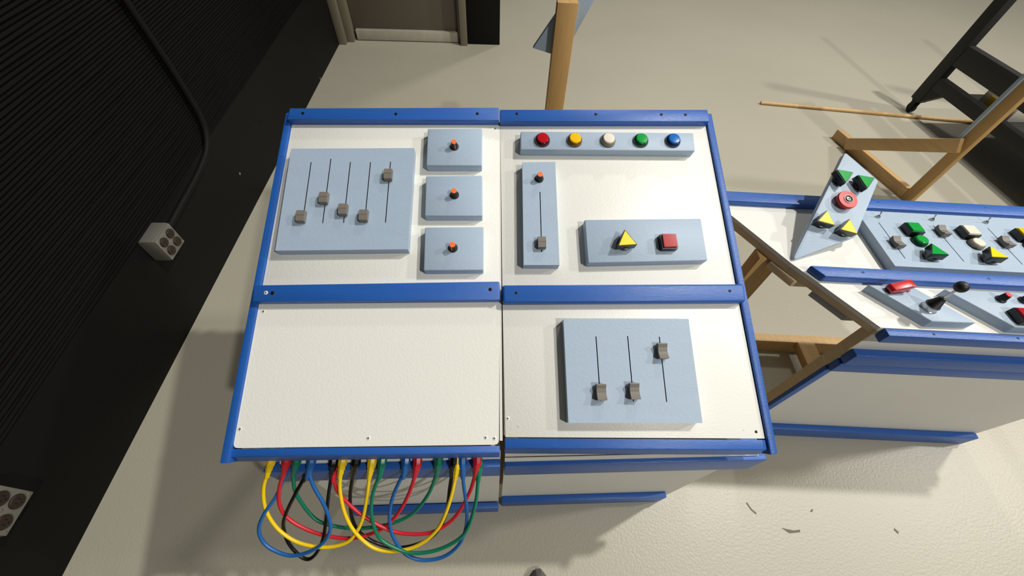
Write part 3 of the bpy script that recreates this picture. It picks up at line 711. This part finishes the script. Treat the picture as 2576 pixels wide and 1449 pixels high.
p('plate', 'pale_blue_paint', lambda b: b.prism([(-0.030, 0.0205), (0.12, 0.0205), (0.12, 0.039), (-0.030, 0.039)], 0.42, 1.05))

# ------------------------------------------------------------------ dowel, cart, cartons, shoe
b = MB(); b.tube([(2.145, 3.02, 0.0125), (3.95, 2.765, 0.0125)], 0.0125, 12)
tag(add('dowel', b.mesh('dowel', ['pine'], smooth=True)), 'long thin wooden dowel lying on the floor under the black cart', 'dowel')
ct = thing('rolling_cart', (3.35, 2.4, 0), 'black painted timber cart on casters with two side rails', 'cart'); co = (3.35, 2.4, 0)
def cp_(name, mt, fn, parent=None, bevel=0.003, smooth=False):
    b = MB(); fn(b); return add(name, b.mesh(name, [mt] if isinstance(mt, str) else mt, origin=co, bevel=bevel, smooth=smooth), parent or ct)
for lx in (3.35, 4.25):
    for ly in (2.955, 1.30):
        lg = cp_('leg', 'black_paint', lambda b: b.box(lx-0.03, lx+0.03, ly-0.045, ly+0.045, 0.095, 1.05))
        def caster(b):
            pr = MB(); pr.lathe([(0.0, -0.014), (0.030, -0.014), (0.036, -0.010), (0.036, 0.010), (0.030, 0.014), (0.0, 0.014)], 20)
            k = len(b.v)
            for v in pr.v: b.v.append(Vector((lx+v.z, ly+v.x, 0.0365+v.y)))
            for ff in pr.f: b.f.append([k+i for i in ff]); b.mi.append(0)
            b.box(lx-0.022, lx-0.017, ly-0.02, ly+0.02, 0.03, 0.0945); b.box(lx+0.017, lx+0.022, ly-0.02, ly+0.02, 0.03, 0.0945)
            b.box(lx-0.024, lx+0.024, ly-0.028, ly+0.028, 0.084, 0.0945)
        cp_('caster', 'rubber', caster, lg, bevel=0, smooth=True)
    cp_('side_rail', 'black_paint', lambda b: b.box(lx-0.028, lx+0.028, 1.346, 2.909, 0.375, 0.505))
    cp_('side_rail', 'black_paint', lambda b: b.box(lx-0.028, lx+0.028, 1.346, 2.909, 0.205, 0.285))
    def gus(b):
        k = len(b.v); q = [(2.91, 0.10), (2.91, 0.206), (2.79, 0.206), (2.81, 0.19)]
        b.profile_x([(y, z) for y, z in q][::-1], lx-0.026, lx+0.026)
    cp_('gusset', 'black_paint', gus, bevel=0)
for ly in (1.30,):
    cp_('end_rail', 'black_paint', lambda b: b.box(3.381, 4.219, ly-0.03, ly+0.03, 0.375, 0.505))
cp_('shelf', 'black_paint', lambda b: b.box(3.379, 4.221, 1.45, 2.74, 0.225, 0.255))
k1 = thing('carton', (3.535, 2.50, 0.2555), 'white carton with a yellow label on the lower shelf of the black cart', 'carton')
b = MB(); b.box(-0.11, 0.11, -0.13, 0.13, 0, 0.09); add('box', b.mesh('box', ['card_white'], bevel=0.002), k1)
b = MB(); b.box(-0.113, -0.1105, -0.08, 0.08, 0.015, 0.07); add('label_sticker', b.mesh('label_sticker', ['label_yellow']), k1)
b = MB(); b.box(-0.20, 0.10, -0.16, 0.12, 0, 0.018)
tag(add('offcut_board', b.mesh('offcut_board', ['card_pink'], F=Matrix.Translation((3.63, 1.85, 0.2555)) @ RZ(25), bevel=0.002)), 'pale flat board offcut on the lower shelf of the black cart', 'board')
def shoe():
    b = MB(); n = 18; rows = [(0.0, 0.0, 1.0), (0.012, 0.0, 1.03), (0.020, 0.004, 1.0), (0.045, 0.012, 0.90), (0.058, 0.03, 0.70), (0.064, 0.06, 0.35)]
    rings = []
    for z, sh, s_ in rows:
        st = len(b.v)
        for i in range(n):
            a = 2*math.pi*i/n; ca, sa = math.cos(a), math.sin(a)
            wx = 0.046*s_*(1.0 if sa > -0.3 else 0.85); ly = 0.140*s_
            b.v.append(Vector((wx*ca, ly*sa-0.14-sh*0.4, z+(0.05*max(0, -sa)*(z/0.064)))))
        rings.append(list(range(st, st+n)))
    for A, B in zip(rings, rings[1:]):
        for i in range(n): j = (i+1) % n; b.f.append([A[i], A[j], B[j], B[i]]); b.mi.append(0)
    b.f.append(rings[0][::-1]); b.mi.append(0); b.f.append(rings[-1]); b.mi.append(0)
    return b
tag(add('shoe', shoe().mesh('shoe', ['shoe_grey'], F=Matrix.Translation((0.145, 0.035, 0.001)), smooth=True)), 'grey rounded shoe tip on the floor in front of the sloping consoles', 'shoe')
